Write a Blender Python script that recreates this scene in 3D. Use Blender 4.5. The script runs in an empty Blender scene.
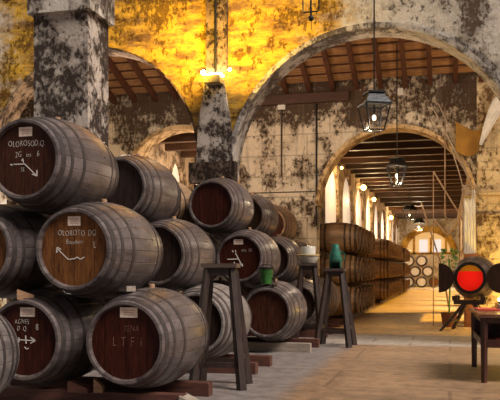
import bpy, bmesh, math, random
from mathutils import Vector, Matrix
random.seed(7)
S = bpy.context.scene
COL = S.collection
PI = math.pi

# ------------------------------------------------------------------ materials
def newmat(name):
    m = bpy.data.materials.new(name); m.use_nodes = True
    nt = m.node_tree
    b = nt.nodes['Principled BSDF']
    return m, nt, b

def N(nt, typ, **kw):
    n = nt.nodes.new(typ)
    for k, v in kw.items():
        setattr(n, k, v)
    return n

def val(n, name, v):
    n.inputs[name].default_value = v

def mixc(nt, fac, a, b):
    n = N(nt, 'ShaderNodeMix', data_type='RGBA')
    for i, x in ((0, fac), (6, a), (7, b)):
        if hasattr(x, 'links'): nt.links.new(x, n.inputs[i])
        elif i == 0: n.inputs[0].default_value = x
        else: n.inputs[i].default_value = (*x, 1)
    return n.outputs[2]

def ramp(nt, fac, p0, p1):
    n = N(nt, 'ShaderNodeMapRange')
    n.inputs['From Min'].default_value = p0; n.inputs['From Max'].default_value = p1
    nt.links.new(fac, n.inputs['Value'])
    return n.outputs['Result']

def noise(nt, vec, scale, detail=6, rough=.6):
    n = N(nt, 'ShaderNodeTexNoise')
    val(n, 'Scale', scale); val(n, 'Detail', detail); val(n, 'Roughness', rough)
    if vec is not None: nt.links.new(vec, n.inputs['Vector'])
    return n.outputs['Fac']

def scalev(nt, vec, sc):
    n = N(nt, 'ShaderNodeMapping'); n.inputs['Scale'].default_value = sc
    nt.links.new(vec, n.inputs['Vector']); return n.outputs['Vector']

def mth(nt, op, a, b=None):
    n = N(nt, 'ShaderNodeMath', operation=op)
    for i, x in enumerate((a, b)):
        if x is None: continue
        if hasattr(x, 'links'): nt.links.new(x, n.inputs[i])
        else: n.inputs[i].default_value = x
    return n.outputs[0]

def bump(nt, b, h, strength, dist=.02):
    n = N(nt, 'ShaderNodeBump'); val(n, 'Strength', strength); val(n, 'Distance', dist)
    nt.links.new(h, n.inputs['Height']); nt.links.new(n.outputs['Normal'], b.inputs['Normal'])

def simple(name, col, rough=.6, metal=0, nsc=0, var=.35):
    m, nt, b = newmat(name)
    val(b, 'Roughness', rough); val(b, 'Metallic', metal)
    if nsc:
        tc = N(nt, 'ShaderNodeTexCoord')
        f = noise(nt, tc.outputs['Object'], nsc)
        c = mixc(nt, ramp(nt, f, .3, .7), tuple(x*(1-var) for x in col), tuple(min(1, x*(1+var)) for x in col))
        nt.links.new(c, b.inputs['Base Color'])
        bump(nt, b, f, .3)
    else:
        val(b, 'Base Color', (*col, 1))
    return m

def glow(name, col, strength):
    m, nt, b = newmat(name)
    val(b, 'Base Color', (*col, 1)); val(b, 'Emission Color', (*col, 1)); val(b, 'Emission Strength', strength)
    return m

def plaster(name, light, mid, dark, amt=.5, sc=1.0, blocks=False, ochre=None, band=None):  # ochre = (centre x, half width) of a painted lamp glow
    """old lime plaster: light and mid tones, grimy patches with ragged edges, flaked dark blotches.
    amt = share of dark, band = (z0, z1, extra) height range that is dirtier"""
    m, nt, b = newmat(name)
    g = N(nt, 'ShaderNodeNewGeometry'); P = g.outputs['Position']
    low = noise(nt, P, .7 * sc, 3, .5)
    med = noise(nt, P, 2.2 * sc, 12, .68)
    fine = noise(nt, scalev(nt, P, (1.2, 1.2, .8)), 9 * sc, 12, .72)
    grain = noise(nt, P, 26 * sc, 5, .7)
    c = mixc(nt, ramp(nt, med, .42, .58), mid, light)
    c = mixc(nt, mth(nt, 'MULTIPLY', ramp(nt, grain, .45, .65), .35), c, tuple(min(1, x * 1.35) for x in light))
    lowc = mth(nt, 'SUBTRACT', low, .5)
    if band:
        sx = N(nt, 'ShaderNodeSeparateXYZ'); nt.links.new(P, sx.inputs[0])
        up = mth(nt, 'MULTIPLY', ramp(nt, sx.outputs['Z'], band[0], band[1]), band[2])
        lowc = mth(nt, 'SUBTRACT', lowc, up)
    t1 = mth(nt, 'ADD', med, mth(nt, 'MULTIPLY', lowc, .7))
    th = .5 + (amt - .5) * .3
    gr = ramp(nt, t1, th + .045, th - .045)
    grime = tuple(d * .55 + q * .32 for d, q in zip(dark, mid))
    c = mixc(nt, mth(nt, 'MULTIPLY', gr, .55), c, grime)
    t2 = mth(nt, 'ADD', fine, mth(nt, 'MULTIPLY', mth(nt, 'SUBTRACT', t1, .5), .75))
    th2 = th - .06
    fk = ramp(nt, t2, th2 + .04, th2 - .03)
    c = mixc(nt, mth(nt, 'MULTIPLY', fk, .92), c, dark)
    st = noise(nt, scalev(nt, P, (5, 5, .4)), 1.5, 6, .65)
    c = mixc(nt, mth(nt, 'MULTIPLY', ramp(nt, st, .54, .70), .5), c, grime)
    if blocks:
        br = N(nt, 'ShaderNodeTexBrick')
        mp = N(nt, 'ShaderNodeMapping'); mp.inputs['Rotation'].default_value = (PI/2, 0, 0)
        nt.links.new(P, mp.inputs['Vector']); nt.links.new(mp.outputs['Vector'], br.inputs['Vector'])
        val(br, 'Scale', 1); val(br, 'Mortar Size', .018); val(br, 'Brick Width', 1.1); val(br, 'Row Height', .5)
        c = mixc(nt, mth(nt, 'MULTIPLY', br.outputs['Fac'], .30), c, dark)
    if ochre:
        # yellow lamp glow painted into the plaster colour, with ragged edges
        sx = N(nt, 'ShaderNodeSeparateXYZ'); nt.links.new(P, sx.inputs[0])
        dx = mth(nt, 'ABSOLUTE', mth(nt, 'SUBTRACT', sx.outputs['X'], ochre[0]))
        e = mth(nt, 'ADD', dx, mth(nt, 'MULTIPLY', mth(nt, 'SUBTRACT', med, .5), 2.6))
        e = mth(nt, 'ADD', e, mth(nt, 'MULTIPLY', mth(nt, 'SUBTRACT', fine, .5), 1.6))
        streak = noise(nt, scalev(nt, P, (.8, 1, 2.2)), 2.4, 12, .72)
        glow_col = mixc(nt, ramp(nt, streak, .40, .58), (.17, .07, .006), (.76, .43, .018))
        glow_col = mixc(nt, mth(nt, 'MULTIPLY', fk, .75), glow_col, (.10, .045, .008))
        c = mixc(nt, mth(nt, 'MULTIPLY', ramp(nt, e, ochre[1] + .35, ochre[1] - .35), .9), c, glow_col)
    nt.links.new(c, b.inputs['Base Color']); val(b, 'Roughness', .9); val(b, 'Specular IOR Level', .2)
    bump(nt, b, mth(nt, 'ADD', mth(nt, 'ADD', fine, mth(nt, 'MULTIPLY', grain, .3)), mth(nt, 'MULTIPLY', fk, -.5)), .8, .05)
    return m

def cask_mat(name, dark, light, staves=26, rough=.42):
    m, nt, b = newmat(name)
    tc = N(nt, 'ShaderNodeTexCoord'); O = tc.outputs['Object']
    sx = N(nt, 'ShaderNodeSeparateXYZ'); nt.links.new(O, sx.inputs[0])
    a = mth(nt, 'ARCTAN2', sx.outputs['X'], sx.outputs['Z'])
    t = mth(nt, 'MULTIPLY', mth(nt, 'ADD', a, PI), staves / (2 * PI))
    fr = mth(nt, 'FRACT', t); fl = mth(nt, 'FLOOR', t)
    oi = N(nt, 'ShaderNodeObjectInfo')
    wn = N(nt, 'ShaderNodeTexWhiteNoise', noise_dimensions='1D')
    nt.links.new(mth(nt, 'ADD', fl, mth(nt, 'MULTIPLY', oi.outputs['Random'], 91.0)), wn.inputs['W'])
    seam = mth(nt, 'ABSOLUTE', mth(nt, 'SUBTRACT', fr, .5))
    seamf = ramp(nt, seam, .455, .5)
    vv = N(nt, 'ShaderNodeVectorMath', operation='ADD'); nt.links.new(O, vv.inputs[0])
    cb = N(nt, 'ShaderNodeCombineXYZ')
    for i in range(3): nt.links.new(mth(nt, 'MULTIPLY', oi.outputs['Random'], 37.0 + i * 11), cb.inputs[i])
    nt.links.new(cb.outputs[0], vv.inputs[1]); V = vv.outputs[0]
    n1 = noise(nt, scalev(nt, V, (3, 1, 3)), 3, 8, .7)
    n2 = noise(nt, V, 22, 6, .7)
    f = mth(nt, 'ADD', mth(nt, 'MULTIPLY', n1, .7), mth(nt, 'ADD', mth(nt, 'MULTIPLY', wn.outputs['Value'], .14), mth(nt, 'MULTIPLY', n2, .3)))
    c = mixc(nt, ramp(nt, f, .40, .86), dark, light)
    c = mixc(nt, mth(nt, 'MULTIPLY', seamf, .5), c, tuple(x * .35 for x in dark))
    nt.links.new(c, b.inputs['Base Color'])
    nt.links.new(ramp2(nt, n2, rough - .08, rough + .15), b.inputs['Roughness'])
    val(b, 'Specular IOR Level', .75)
    bump(nt, b, mth(nt, 'SUBTRACT', mth(nt, 'MULTIPLY', n2, .35), seamf), .5, .01)
    return m

def ramp2(nt, fac, t0, t1):
    n = N(nt, 'ShaderNodeMapRange'); n.inputs['To Min'].default_value = t0; n.inputs['To Max'].default_value = t1
    nt.links.new(fac, n.inputs['Value']); return n.outputs['Result']

def wood(name, dark, light, axis=(1, 1, 12), sc=3, rough=.6, planks=0):
    m, nt, b = newmat(name)
    tc = N(nt, 'ShaderNodeTexCoord'); O = tc.outputs['Object']
    oi = N(nt, 'ShaderNodeObjectInfo')
    vv = N(nt, 'ShaderNodeVectorMath', operation='ADD'); nt.links.new(O, vv.inputs[0])
    cb = N(nt, 'ShaderNodeCombineXYZ')
    for i in range(3): nt.links.new(mth(nt, 'MULTIPLY', oi.outputs['Random'], 31.0 + i * 17), cb.inputs[i])
    nt.links.new(cb.outputs[0], vv.inputs[1])
    f = noise(nt, scalev(nt, vv.outputs[0], axis), sc, 7, .7)
    c = mixc(nt, ramp(nt, f, .3, .72), dark, light)
    if planks:
        sx = N(nt, 'ShaderNodeSeparateXYZ'); nt.links.new(O, sx.inputs[0])
        fr = mth(nt, 'FRACT', mth(nt, 'MULTIPLY', sx.outputs['X'], planks))
        c = mixc(nt, mth(nt, 'MULTIPLY', ramp(nt, mth(nt, 'ABSOLUTE', mth(nt, 'SUBTRACT', fr, .5)), .46, .5), .7), c, tuple(x * .3 for x in dark))
    nt.links.new(c, b.inputs['Base Color']); val(b, 'Roughness', rough)
    if planks: val(b, 'Specular IOR Level', .15)
    bump(nt, b, f, .35, .01)
    return m

M = {}
M['cask'] = cask_mat('grey_black_oak', (.030, .020, .018), (.235, .185, .17), rough=.27)
M['cask_pale'] = cask_mat('pale_grey_oak', (.09, .072, .065), (.34, .29, .26))
M['cask_brown'] = cask_mat('brown_oak', (.12, .062, .03), (.50, .31, .165), rough=.5)
M['chime'] = wood('chime_wood', (.07, .045, .035), (.25, .17, .13), (6, 6, 6))
M['hoop'] = simple('hoop_iron', (.075, .058, .053), .32, .3, 14)
M['hoop_brown'] = simple('rusty_hoop_iron', (.07, .045, .032), .5, .35, 14)
M['head_dark'] = wood('dark_red_head', (.016, .004, .003), (.075, .017, .009), (8, 1, 1.2), 4, .38, 5)
M['head_orange'] = wood('orange_brown_head', (.05, .016, .005), (.25, .095, .028), (7, 1, 1.2), 5, .45, 5)
M['head_brown'] = wood('mid_brown_head', (.02, .006, .004), (.085, .028, .014), (7, 1, 1.2), 5, .4, 5)
M['head_black'] = wood('black_head', (.014, .008, .007), (.05, .028, .02), (7, 1, 1.2), 5, .4, 5)
M['head_grey'] = wood('grey_head', (.45, .42, .38), (.75, .70, .64), (4, 1, 1), 5, .6)
M['paper'] = simple('label_paper', (.92, .70, .57), .8, 0, 30, .15)
M['print'] = simple('label_print', (.58, .36, .28), .8)
M['chalk'] = simple('chalk', (.70, .62, .54), .9)
M['chalk_faint'] = simple('faint_chalk', (.20, .085, .06), .9)
M['beam_red'] = wood('red_brown_timber', (.035, .012, .008), (.15, .05, .03), (1, 8, 8), 3)
M['beam_grey'] = wood('weathered_timber', (.16, .12, .09), (.42, .34, .27), (1, 8, 8), 3, .8)
M['block'] = wood('pale_wood_block', (.24, .12, .06), (.50, .28, .15), (2, 8, 8), 4)
M['stand'] = wood('dark_stand_wood', (.012, .006, .005), (.055, .030, .022), (8, 8, 1), 4, .45)
M['stand_edge'] = wood('worn_stand_top', (.025, .014, .011), (.13, .085, .065), (1, 8, 8), 4, .45)
M['table'] = wood('table_wood', (.02, .007, .005), (.10, .03, .018), (6, 6, 1), 3, .35)
M['tabletop'] = wood('tabletop_wood', (.09, .03, .018), (.22, .10, .05), (1, 8, 8), 3, .25)
M['black'] = simple('black_iron', (.018, .016, .015), .45, .5)
M['cap'] = simple('lantern_tin', (.025, .025, .026), .4, .6, 20)
M['pipe'] = simple('pipe_brown', (.07, .045, .03), .6)
M['white'] = simple('white_plastic', (.75, .7, .65), .6)
M['rope'] = simple('hemp_rope', (.42, .33, .25), .9, 0, 40)
M['pole'] = wood('pale_pole_wood', (.22, .13, .07), (.45, .30, .19), (6, 6, 1), 4)
M['arcade'] = plaster('arcade_plaster', (.68, .61, .53), (.46, .40, .33), (.10, .06, .035), .36, 1.1, ochre=(-5.1, 3.3))  # ochre places the painted glow of the pier spotlight
M['pier'] = plaster('pier_plaster', (.66, .58, .48), (.42, .34, .26), (.07, .042, .03), .5)
M['stone'] = plaster('flaked_pier_stone', (.66, .57, .48), (.46, .37, .30), (.040, .022, .016), .58, 1.5)
M['pillar'] = plaster('pillar_stone', (.56, .47, .39), (.36, .28, .22), (.035, .02, .014), .70, 1.3)
M['soot'] = plaster('sooty_pilaster', (.30, .21, .15), (.16, .10, .065), (.03, .017, .012), .6, 1.6)  # dark brown plaster, heavily blotched
M['back'] = plaster('back_wall_stone', (.80, .68, .53), (.60, .48, .35), (.065, .034, .02), .40, 1.2, True, band=(4.4, 5.2, .28))
M['sand'] = plaster('sandy_pier', (.86, .70, .46), (.70, .52, .30), (.16, .08, .035), .32, 1.4, True, band=(3.2, 4.6, .2))
M['archring'] = plaster('arch_lime', (.56, .50, .44), (.40, .35, .30), (.11, .08, .065), .44, 2.0)
M['archring_warm'] = plaster('arch_warm', (.82, .58, .32), (.62, .40, .19), (.20, .10, .04), .38, 1.8)
M['corr'] = plaster('corridor_plaster', (.62, .46, .29), (.46, .32, .19), (.12, .07, .04), .4, 1.2)
M['endwall'] = plaster('end_wall_lime', (.85, .78, .66), (.72, .62, .46), (.40, .28, .16), .32, .8)
M['ochre'] = plaster('ochre_wall', (.80, .50, .10), (.70, .38, .05), (.30, .14, .03), .42)
M['rafter'] = wood('red_rafter', (.045, .014, .008), (.13, .045, .022), (8, 1, 8), 3, .5)
M['tile'] = wood('roof_boards', (.22, .10, .04), (.52, .28, .12), (1, 6, 6), 3, .7)
M['darkbeam'] = wood('dark_beam', (.03, .012, .007), (.10, .04, .022), (1, 8, 8), 3)
M['corr_beam'] = wood('corridor_beam', (.035, .015, .007), (.11, .047, .02), (1, 8, 8), 3, .5)
M['corr_board'] = wood('corridor_boards', (.03, .011, .006), (.085, .032, .015), (1, 9, 9), 3, .5)
M['bulb'] = glow('bulb_glow', (1, .86, .62), 2.2)
M['bulb_warm'] = glow('warm_bulb', (1, .70, .18), 14)
M['spotglow'] = glow('spot_glow', (1, .88, .45), 30)
M['winlit'] = glow('daylit_blind', (.93, .80, .64), .42)
M['winendlit'] = glow('amber_daylit_pane', (.90, .62, .26), .40)
M['winend'] = glow('daylit_pane', (.85, .88, .95), .6)
M['sail'] = simple('golden_cloth', (.30, .15, .022), .8, 0, 3, .3)
M['gauze'] = simple('white_cloth', (.80, .78, .76), .8, 0, 5, .1)
M['leaf'] = simple('green_leaf', (.08, .20, .05), .5, 0, 8, .5)
M['green'] = simple('verdigris', (.03, .15, .10), .4, .2, 14, .55)
M['greenpail'] = simple('green_pail', (.03, .12, .02), .4, .1, 10, .5)
M['brass'] = simple('tin_and_brass', (.55, .44, .22), .35, .5, 6, .3)
M['enamel'] = simple('pale_enamel', (.62, .58, .50), .35, .1, 6, .15)
M['brownbox'] = wood('brown_box', (.10, .03, .015), (.22, .08, .04), (1, 1, 5))
M['redcloth'] = simple('red_cloth', (.55, .06, .03), .7, 0, 9, .3)
M['greycase'] = simple('grey_case', (.33, .31, .28), .5)

def glassmat():
    m, nt, b = newmat('lantern_glass')
    out = nt.nodes['Material Output']
    tr = N(nt, 'ShaderNodeBsdfTransparent'); gl = N(nt, 'ShaderNodeBsdfGlossy'); gl.inputs['Roughness'].default_value = .05
    mx = N(nt, 'ShaderNodeMixShader'); mx.inputs[0].default_value = .06
    nt.links.new(tr.outputs[0], mx.inputs[1]); nt.links.new(gl.outputs[0], mx.inputs[2]); nt.links.new(mx.outputs[0], out.inputs['Surface'])
    return m
M['glass'] = glassmat()

def winemat():
    m, nt, b = newmat('red_wine')
    out = nt.nodes['Material Output']
    tr = N(nt, 'ShaderNodeBsdfTranslucent'); tr.inputs['Color'].default_value = (.95, .02, .012, 1)
    ad = N(nt, 'ShaderNodeMixShader'); ad.inputs[0].default_value = .82
    val(b, 'Base Color', (.55, .008, .006, 1)); val(b, 'Roughness', .15)
    nt.links.new(b.outputs[0], ad.inputs[1]); nt.links.new(tr.outputs[0], ad.inputs[2])
    nt.links.new(ad.outputs[0], out.inputs['Surface'])
    return m
M['wine'] = winemat()

def floormat(name, warm, grey, slab=(2.6, 1.35), xsplit=None, dark=.45):
    m, nt, b = newmat(name)
    g = N(nt, 'ShaderNodeNewGeometry'); P = g.outputs['Position']
    n1 = noise(nt, P, .8, 8, .65); n2 = noise(nt, P, 6, 8, .7)
    c = mixc(nt, ramp(nt, n1, .3, .7), tuple(x * .62 for x in warm), warm)
    c = mixc(nt, mth(nt, 'MULTIPLY', ramp(nt, n2, .48, .7), .5), c, tuple(min(1, x * 1.5) for x in warm))
    c = mixc(nt, mth(nt, 'MULTIPLY', ramp(nt, n2, .48, .34), .75), c, tuple(x * .3 for x in warm))
    n3 = noise(nt, scalev(nt, P, (.35, 1.6, 1)), 1.3, 8, .7)
    c = mixc(nt, mth(nt, 'MULTIPLY', ramp(nt, n3, .50, .66), .55), c, tuple(x * .38 for x in warm))
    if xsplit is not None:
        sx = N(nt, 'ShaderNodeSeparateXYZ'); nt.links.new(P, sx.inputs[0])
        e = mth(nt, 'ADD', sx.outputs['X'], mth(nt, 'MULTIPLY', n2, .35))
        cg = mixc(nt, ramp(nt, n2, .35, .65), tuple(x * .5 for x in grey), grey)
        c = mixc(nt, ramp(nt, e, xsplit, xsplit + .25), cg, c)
    br = N(nt, 'ShaderNodeTexBrick'); nt.links.new(P, br.inputs['Vector'])
    val(br, 'Scale', 1); val(br, 'Mortar Size', .022); val(br, 'Brick Width', slab[0]); val(br, 'Row Height', slab[1])
    c = mixc(nt, mth(nt, 'MULTIPLY', br.outputs['Fac'], dark), c, tuple(x * .3 for x in warm))
    nt.links.new(c, b.inputs['Base Color']); nt.links.new(ramp2(nt, n2, .45, .8), b.inputs['Roughness'])
    bump(nt, b, mth(nt, 'SUBTRACT', n2, br.outputs['Fac']), .35, .02)
    return m
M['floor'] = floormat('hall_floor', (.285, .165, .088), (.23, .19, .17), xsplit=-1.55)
M['floor2'] = floormat('grey_paving', (.36, .30, .25), (.4, .38, .35), slab=(1.3, .7), dark=.6)
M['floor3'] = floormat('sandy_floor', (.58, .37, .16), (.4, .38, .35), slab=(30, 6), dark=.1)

# ------------------------------------------------------------------ mesh helpers
def link(name, bm, mat, parent=None, smooth=False, loc=None):
    me = bpy.data.meshes.new(name)
    bmesh.ops.recalc_face_normals(bm, faces=bm.faces)
    bm.to_mesh(me); bm.free()
    mats = mat if isinstance(mat, (list, tuple)) else [mat]
    for m in mats: me.materials.append(m)
    if smooth:
        for p in me.polygons: p.use_smooth = True
        try: me.set_sharp_from_angle(angle=math.radians(38))
        except Exception: pass
    o = bpy.data.objects.new(name, me); COL.objects.link(o)
    if parent: o.parent = parent
    if loc: o.location = loc
    return o

def tag(o, label=None, cat=None, group=None, kind=None):
    if label: o['label'] = label
    if cat: o['category'] = cat
    if group: o['group'] = group
    if kind: o['kind'] = kind
    return o

def thing(name, label, cat, loc=(0, 0, 0), rz=0, group=None):
    o = bpy.data.objects.new(name, None); COL.objects.link(o)
    o.empty_display_size = .1
    o.location = loc; o.rotation_euler = (0, 0, rz)
    return tag(o, label, cat, group)

def struct(name, bm, mat, smooth=False):
    return tag(link(name, bm, mat, None, smooth), kind='structure')

def box(bm, x0, x1, y0, y1, z0, z1, mtx=None, mi=0):
    vs = [Vector((x, y, z)) for x in (x0, x1) for y in (y0, y1) for z in (z0, z1)]
    if mtx is not None: vs = [mtx @ v for v in vs]
    v = [bm.verts.new(p) for p in vs]
    for q in ((0, 1, 3, 2), (4, 6, 7, 5), (0, 4, 5, 1), (2, 3, 7, 6), (0, 2, 6, 4), (1, 5, 7, 3)):
        f = bm.faces.new([v[i] for i in q]); f.material_index = mi

def frame_of(p, q):
    d = (q - p).normalized()
    u = d.orthogonal().normalized() if abs(d.z) > .98 else d.cross(Vector((0, 0, 1))).normalized()
    return d, u, d.cross(u)

def bar(bm, p, q, w, h=None, w2=None, mi=0):
    """rectangular bar from p to q; w across, h in the other direction"""
    p, q = Vector(p), Vector(q); h = h or w
    d, u, v = frame_of(p, q); k = (w2 / w) if w2 else 1
    a = [p + u * (sx * w / 2) + v * (sy * h / 2) for sx, sy in ((-1, -1), (1, -1), (1, 1), (-1, 1))]
    b = [q + u * (sx * w / 2 * k) + v * (sy * h / 2 * k) for sx, sy in ((-1, -1), (1, -1), (1, 1), (-1, 1))]
    A = [bm.verts.new(x) for x in a]; B = [bm.verts.new(x) for x in b]
    fs = [bm.faces.new(A[::-1]), bm.faces.new(B)]
    for i in range(4): fs.append(bm.faces.new((A[i], A[(i + 1) % 4], B[(i + 1) % 4], B[i])))
    for f in fs: f.material_index = mi

def tube(bm, pts, r, n=8):
    pts = [Vector(p) for p in pts]
    rings = []
    u = None
    for i, p in enumerate(pts):
        d = (pts[min(i + 1, len(pts) - 1)] - pts[max(i - 1, 0)]).normalized()
        if u is None: u = d.orthogonal().normalized()
        else:
            u = (u - d * u.dot(d)).normalized()
        v = d.cross(u)
        rr = r[i] if isinstance(r, (list, tuple)) else r
        rings.append([bm.verts.new(p + (u * math.cos(2 * PI * k / n) + v * math.sin(2 * PI * k / n)) * rr) for k in range(n)])
    for A, B in zip(rings, rings[1:]):
        for k in range(n): bm.faces.new((A[k], A[(k + 1) % n], B[(k + 1) % n], B[k]))
    bm.faces.new(rings[0][::-1]); bm.faces.new(rings[-1])

def lathe(bm, prof, n=32, axis='Z', closed=False, cap=True, ang0=0):
    """prof: list of (r, h)"""
    rings = []
    for r, h in prof:
        ring = []
        for k in range(n):
            a = 2 * PI * k / n + ang0
            if axis == 'Z': p = (r * math.cos(a), r * math.sin(a), h)
            else: p = (r * math.cos(a), h, r * math.sin(a))
            ring.append(bm.verts.new(p))
        rings.append(ring)
    pairs = list(zip(rings, rings[1:]))
    if closed: pairs.append((rings[-1], rings[0]))
    for A, B in pairs:
        for k in range(n): bm.faces.new((A[k], A[(k + 1) % n], B[(k + 1) % n], B[k]))
    if cap and not closed:
        bm.faces.new(rings[0]); bm.faces.new(rings[-1])

def sphere(bm, c, r, n=12, sz=1):
    bmesh.ops.create_uvsphere(bm, u_segments=n, v_segments=max(6, n // 2), radius=r,
                              matrix=Matrix.Translation(c) @ Matrix.Diagonal((1, 1, sz, 1)))

def copy_tree(o, parent=None):
    c = o.copy(); COL.objects.link(c)
    if parent: c.parent = parent
    for ch in list(o.children): copy_tree(ch, c)
    return c

# ------------------------------------------------------------------ camera
cam_d = bpy.data.cameras.new('camera'); cam = bpy.data.objects.new('camera', cam_d); COL.objects.link(cam)
FPX = 760.0
cam_d.sensor_width = 36; cam_d.lens = FPX / 500 * 36
cam_d.shift_y = 70 / 500
TH = math.atan(200 / FPX)
cam.location = (0, 0, 1.25); cam.rotation_euler = (PI / 2, 0, TH)
cam_d.clip_end = 300
S.camera = cam

# ------------------------------------------------------------------ the setting
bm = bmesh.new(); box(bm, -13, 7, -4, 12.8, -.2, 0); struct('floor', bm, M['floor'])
bm = bmesh.new(); box(bm, -13, 7, 12.8, 14.9, -.2, 0); struct('floor_paving', bm, M['floor2'])
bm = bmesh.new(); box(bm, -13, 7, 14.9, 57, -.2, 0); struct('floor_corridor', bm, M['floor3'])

def arch_wall(x0, x1, zt, y0, y1, arches, n=40):
    """wall in the XZ plane with round-headed openings down to the floor: (cx, r, spring z)"""
    bm = bmesh.new()
    def quadprism(a):   # list of (x,z) outline, extruded y0..y1
        A = [bm.verts.new((x, y0, z)) for x, z in a]; B = [bm.verts.new((x, y1, z)) for x, z in a]
        bm.faces.new(A[::-1]); bm.faces.new(B)
        for i in range(len(a)): bm.faces.new((A[i], A[(i + 1) % len(a)], B[(i + 1) % len(a)], B[i]))
    xs = x0
    for cx, r, zs in sorted(arches):
        quadprism([(xs, 0), (cx - r, 0), (cx - r, zt), (xs, zt)])
        pts = [(cx - r * math.cos(PI * i / n), zs + r * math.sin(PI * i / n)) for i in range(n + 1)]
        for p, q in zip(pts, pts[1:]): quadprism([p, q, (q[0], zt), (p[0], zt)])
        xs = cx + r
    quadprism([(xs, 0), (x1, 0), (x1, zt), (xs, zt)])
    bmesh.ops.remove_doubles(bm, verts=bm.verts, dist=1e-5)
    return bm

def arch_ring(cx, r, zs, y0, y1, t, n=48, legs=0):
    """lining ring of an arch: from radius r-t to r"""
    bm = bmesh.new(); prev = None; first = None
    pts = [(PI * i / n) for i in range(n + 1)]
    outl = []
    if legs: outl.append((cx - r, cx - r + t, zs - legs, zs - legs))
    for a in pts:
        outl.append((cx - r * math.cos(a), cx - (r - t) * math.cos(a), zs + r * math.sin(a), zs + (r - t) * math.sin(a)))
    if legs: outl.append((cx + r, cx + r - t, zs - legs, zs - legs))
    for xo, xi, zo, zi in outl:
        ring = [bm.verts.new(p) for p in ((xo, y0, zo), (xi, y0, zi), (xi, y1, zi), (xo, y1, zo))]
        if prev:
            for k in range(4): bm.faces.new((prev[k], prev[(k + 1) % 4], ring[(k + 1) % 4], ring[k]))
        else: first = ring
        prev = ring
    bm.faces.new(first); bm.faces.new(prev)
    return bm

A1 = (-6.5, 2.1, 3.3); A2 = (-1.32, 2.52, 2.90)
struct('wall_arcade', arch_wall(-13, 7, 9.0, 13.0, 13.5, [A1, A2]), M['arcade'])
struct('trim_1', arch_ring(A2[0], A2[1] + .02, A2[2], 12.96, 13.54, .085), M['archring'], True)
struct('trim_2', arch_ring(A1[0], A1[1] + .02, A1[2], 12.98, 13.54, .03), M['soot'], True)
B1 = (-6.5, 1.53, 3.32); B2 = (-1.25, 1.83, 2.78)
struct('wall_back', arch_wall(-13, .585, 5.75, 17.9, 18.4, [B1, B2]), M['back'])
bm = bmesh.new(); box(bm, .585, 6, 17.9, 18.4, 0, 5.75); struct('wall_back_right', bm, M['sand'])
struct('trim_3', arch_ring(B2[0], B2[1] + .015, B2[2], 17.84, 18.42, .09), M['archring_warm'], True)
struct('trim_4', arch_ring(B1[0], B1[1] + .015, B1[2], 17.84, 18.42, .10), M['archring_warm'], True)
# moulded imposts of the right hand pier
bm = bmesh.new(); box(bm, .53, 6, 17.82, 17.9, 2.93, 3.03); box(bm, .55, 6, 17.85, 17.9, 2.45, 2.52); struct('trim_5', bm, M['sand'])
# pier between the arches: capital, tapering raised spandrel and pilaster above
bm = bmesh.new(); box(bm, -4.50, -3.65, 12.80, 13.0, 2.80, 3.16); box(bm, -4.44, -3.70, 12.92, 13.0, 0, 2.78)
struct('trim_6', bm, M['soot'])
bm = bmesh.new()
def taper(bm, cx, w0, w1, z0, z1, y0, y1):
    v = [bm.verts.new(p) for p in ((cx - w0, y0, z0), (cx + w0, y0, z0), (cx + w0, y1, z0), (cx - w0, y1, z0),
                                   (cx - w1, y0, z1), (cx + w1, y0, z1), (cx + w1, y1, z1), (cx - w1, y1, z1))]
    for q in ((0, 1, 2, 3), (4, 5, 6, 7), (0, 1, 5, 4), (1, 2, 6, 5), (2, 3, 7, 6), (3, 0, 4, 7)): bm.faces.new([v[i] for i in q])
taper(bm, -4.07, .34, .30, 3.16, 3.9, 12.95, 13.0); taper(bm, -4.07, .30, .17, 3.9, 4.62, 12.95, 13.0)
struct('trim_7', bm, M['stone'])
bm = bmesh.new(); taper(bm, -4.02, .19, .22, 4.78, 9.0, 12.93, 13.0); struct('trim_8', bm, M['soot'])

# lean-to roof of the bay behind the arcade
RS = .37; RZ = 5.5; RY = 17.9
def roofz(y): return RZ + RS * (RY - y)
bm = bmesh.new()
def slab(bm, x0, x1, ya, yb, off, th):
    v = [bm.verts.new((x, y, roofz(y) + off + t)) for t in (0, th) for x in (x0, x1) for y in (ya, yb)]
    for q in ((0, 1, 3, 2), (4, 6, 7, 5), (0, 2, 6, 4), (1, 5, 7, 3), (0, 4, 5, 1), (2, 3, 7, 6)): bm.faces.new([v[i] for i in q])
slab(bm, -13, 6, 13.5, 18.3, .22, .08)
k = 0
y = 13.6
while y < 17.9:
    n0 = len(bm.faces); slab(bm, -13, 6, y, y + .20, .185, .03); y += .31
    bm.faces.ensure_lookup_table()
    for f in bm.faces[n0:]: f.material_index = 1
struct('ceiling', bm, [M['rafter'], M['tile']])
tn = 9
for i in range(-16, 6):
    x = -1.0 + .56 * i
    if x < -9 or x > 1.2: continue
    bm = bmesh.new()
    v = [bm.verts.new((xx, y, roofz(y) + t)) for t in (-.02, .13) for xx in (x - .05, x + .05) for y in (13.5, 17.9)]
    for q in ((0, 1, 3, 2), (4, 6, 7, 5), (0, 2, 6, 4), (1, 5, 7, 3), (0, 4, 5, 1), (2, 3, 7, 6)): bm.faces.new([v[j] for j in q])
    struct('trim_%d' % tn, bm, M['rafter']); tn += 1
bm = bmesh.new(); box(bm, -5.3, -2.3, 17.76, 17.9, 5.22, 5.44); struct('trim_%d' % tn, bm, M['darkbeam']); tn += 1

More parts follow.
